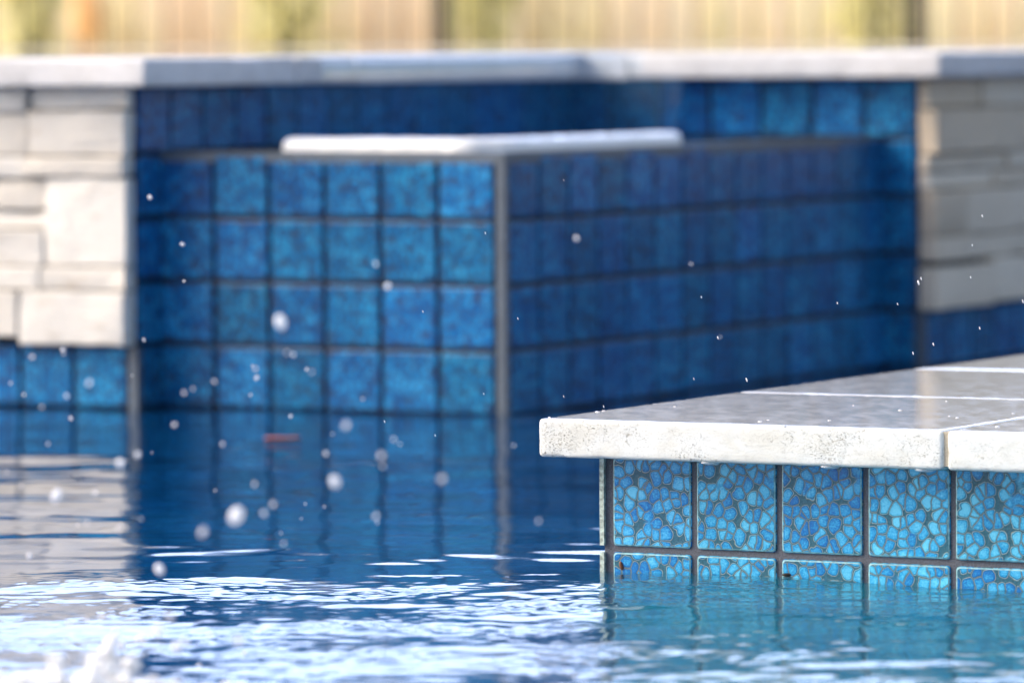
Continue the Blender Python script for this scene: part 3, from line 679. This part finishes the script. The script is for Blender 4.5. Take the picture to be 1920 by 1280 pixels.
# ------------------------------------------------------------------ metal fence and dry planting far behind
FD = 20.0
def X_at(px, d): return (px - 960) / F_PX * d
fence = empty('metal_fence', (X_at(835, FD), FD, .33), 'dark metal picket fence far behind the pool wall', 'fence')
pb = MB()
x = X_at(-2600, FD); 
while x < X_at(4600, FD):
    obox(pb, Vector((x, FD, 0)), R0, Vector((0, 1, 0)), -.005, .005, -.008, .008, .36, 1.55); x += .104
pb.build('pickets', M['metal'], fence)
for z_ in (.36, 1.40):
    b = MB(); obox(b, Vector((0, FD, 0)), R0, Vector((0, 1, 0)), X_at(-2600, FD), X_at(4600, FD), -.016, .016, z_ - .06 if z_ < 1 else z_, z_ - .03 if z_ < 1 else z_ + .04); b.build('rail', M['metal'], fence)
for px in (-2705, -1820, -935, -50, 835, 1720, 2605, 3490, 4375):
    b = MB(); x = X_at(px, FD); obox(b, Vector((x, FD, 0)), R0, Vector((0, 1, 0)), -.027, .027, -.028, .028, .3, 1.62); obox(b, Vector((x, FD, 0)), R0, Vector((0, 1, 0)), -.034, .034, -.034, .034, 1.62, 1.64); b.build('post', M['metal'], fence)
def grass_mat(name, cols):
    N = NT(name); rnd = N.n('ShaderNodeAttribute', attribute_name='rnd').outputs['Fac']
    col = N.ramp(rnd, [(i / (len(cols) - 1), c) for i, c in enumerate(cols)])
    return N.surf(N.n('ShaderNodeMixShader', {0: .35, 1: N.n('ShaderNodeBsdfPrincipled', {'Base Color': col, 'Roughness': .7}).outputs[0], 2: N.n('ShaderNodeBsdfTranslucent', {0: col}).outputs[0]}).outputs[0])
M['straw'] = grass_mat('straw_blades', [(.66, .56, .36), (.86, .79, .58), (.94, .87, .70), (.82, .79, .46), (.95, .90, .77), (.88, .75, .60)])
M['olive'] = grass_mat('olive_leaves', [(.55, .52, .22), (.70, .67, .32), (.80, .76, .44), (.88, .82, .58)])
M['orange'] = grass_mat('orange_leaves', [(.85, .58, .26), (.90, .66, .36), (.92, .74, .48)])
gb = MB()
for k in range(26000):
    d = random.uniform(21.2, 26.5); x = random.uniform(-5.5, 5.5); z0 = .28 + max(0, d - 22.2) * .07
    cl = noise.noise(Vector((x * 2.4, d * .3, 4))) + .5 * noise.noise(Vector((x * 9, d * .3, 8)))
    h = random.uniform(.25, .75) * (1 + .5 * cl); w = random.uniform(.006, .016); lx = random.uniform(-.13, .13); ly = random.uniform(-.1, .1)
    a = random.uniform(0, math.pi); wx, wy = w * math.cos(a), w * math.sin(a)
    gb.add([(x - wx, d - wy, z0), (x + wx, d + wy, z0), (x + wx * .6 + lx * .5, d + wy * .6 + ly * .5, z0 + h * .6), (x - wx * .6 + lx * .5, d - wy * .6 + ly * .5, z0 + h * .6), (x + lx, d + ly, z0 + h)],
           [(0, 1, 2, 3), (3, 2, 4)], r=min(1, max(0, .62 + 1.5 * cl + random.uniform(-.4, .4))))
tag(gb.build('dry_grass', M['straw']), 'tall pale dry grass behind the fence', 'grass', kind='stuff')
def shrub(px, d, rx, rz, zc, mat, label, name='shrub', n=520, sz=.045):
    base = Vector((X_at(px, d), d, .30)); e_ = empty(name, base, label, 'shrub')
    f = MB()
    for k in range(n):
        dr = Vector((random.gauss(0, 1), random.gauss(0, 1), random.gauss(0, 1))).normalized(); rr = random.random() ** .4
        lump = 1 + .35 * noise.noise(dr * 2.2 + base)
        q = base + Vector((dr.x * rx * rr * lump, dr.y * rx * rr * lump, zc + dr.z * rz * rr * lump))
        if q.z < .32: continue
        a = Vector((random.gauss(0, 1), random.gauss(0, 1), random.gauss(0, 1))).normalized(); c_ = a.orthogonal().normalized(); s = sz * random.uniform(.6, 1.3)
        f.add([q - a * s, q + c_ * s * .35, q + a * s, q - c_ * s * .35], [(0, 1, 2, 3)], r=random.random())
    f.build('foliage', mat, e_)
    s = MB()
    for k in range(7):
        a = 2 * math.pi * k / 7; tip = base + Vector((math.cos(a) * rx * .6, math.sin(a) * rx * .6, zc + rz * .5)); w = .012 if rx > .1 else .002
        s.add([base + Vector((-w, 0, 0)), base + Vector((w, 0, 0)), base + Vector((0, w, 0)), tip], [(0, 1, 3), (1, 2, 3), (2, 0, 3)])
    s.build('stems', M['bark'], e_)
shrub(545, 20.9, .20, .40, .35, M['olive'], 'yellow green shrub behind the fence above the left coping')
shrub(905, 20.9, .15, .35, .35, M['olive'], 'yellow green shrub behind the fence just right of the middle fence post')
shrub(1640, 20.8, .18, .40, .35, M['olive'], 'yellow green shrub behind the fence just left of the right fence post')
shrub(60, 20.8, .12, .40, .35, M['olive'], 'yellow green shrub behind the fence at the far left')
shrub(168, 19.0, .05, .11, .24, M['orange'], 'small orange leaved plant in front of the fence at the far left', 'orange_plant', 260, .03)
print('tris', sum(len(o.data.polygons) for o in scene.objects if o.type == 'MESH'))
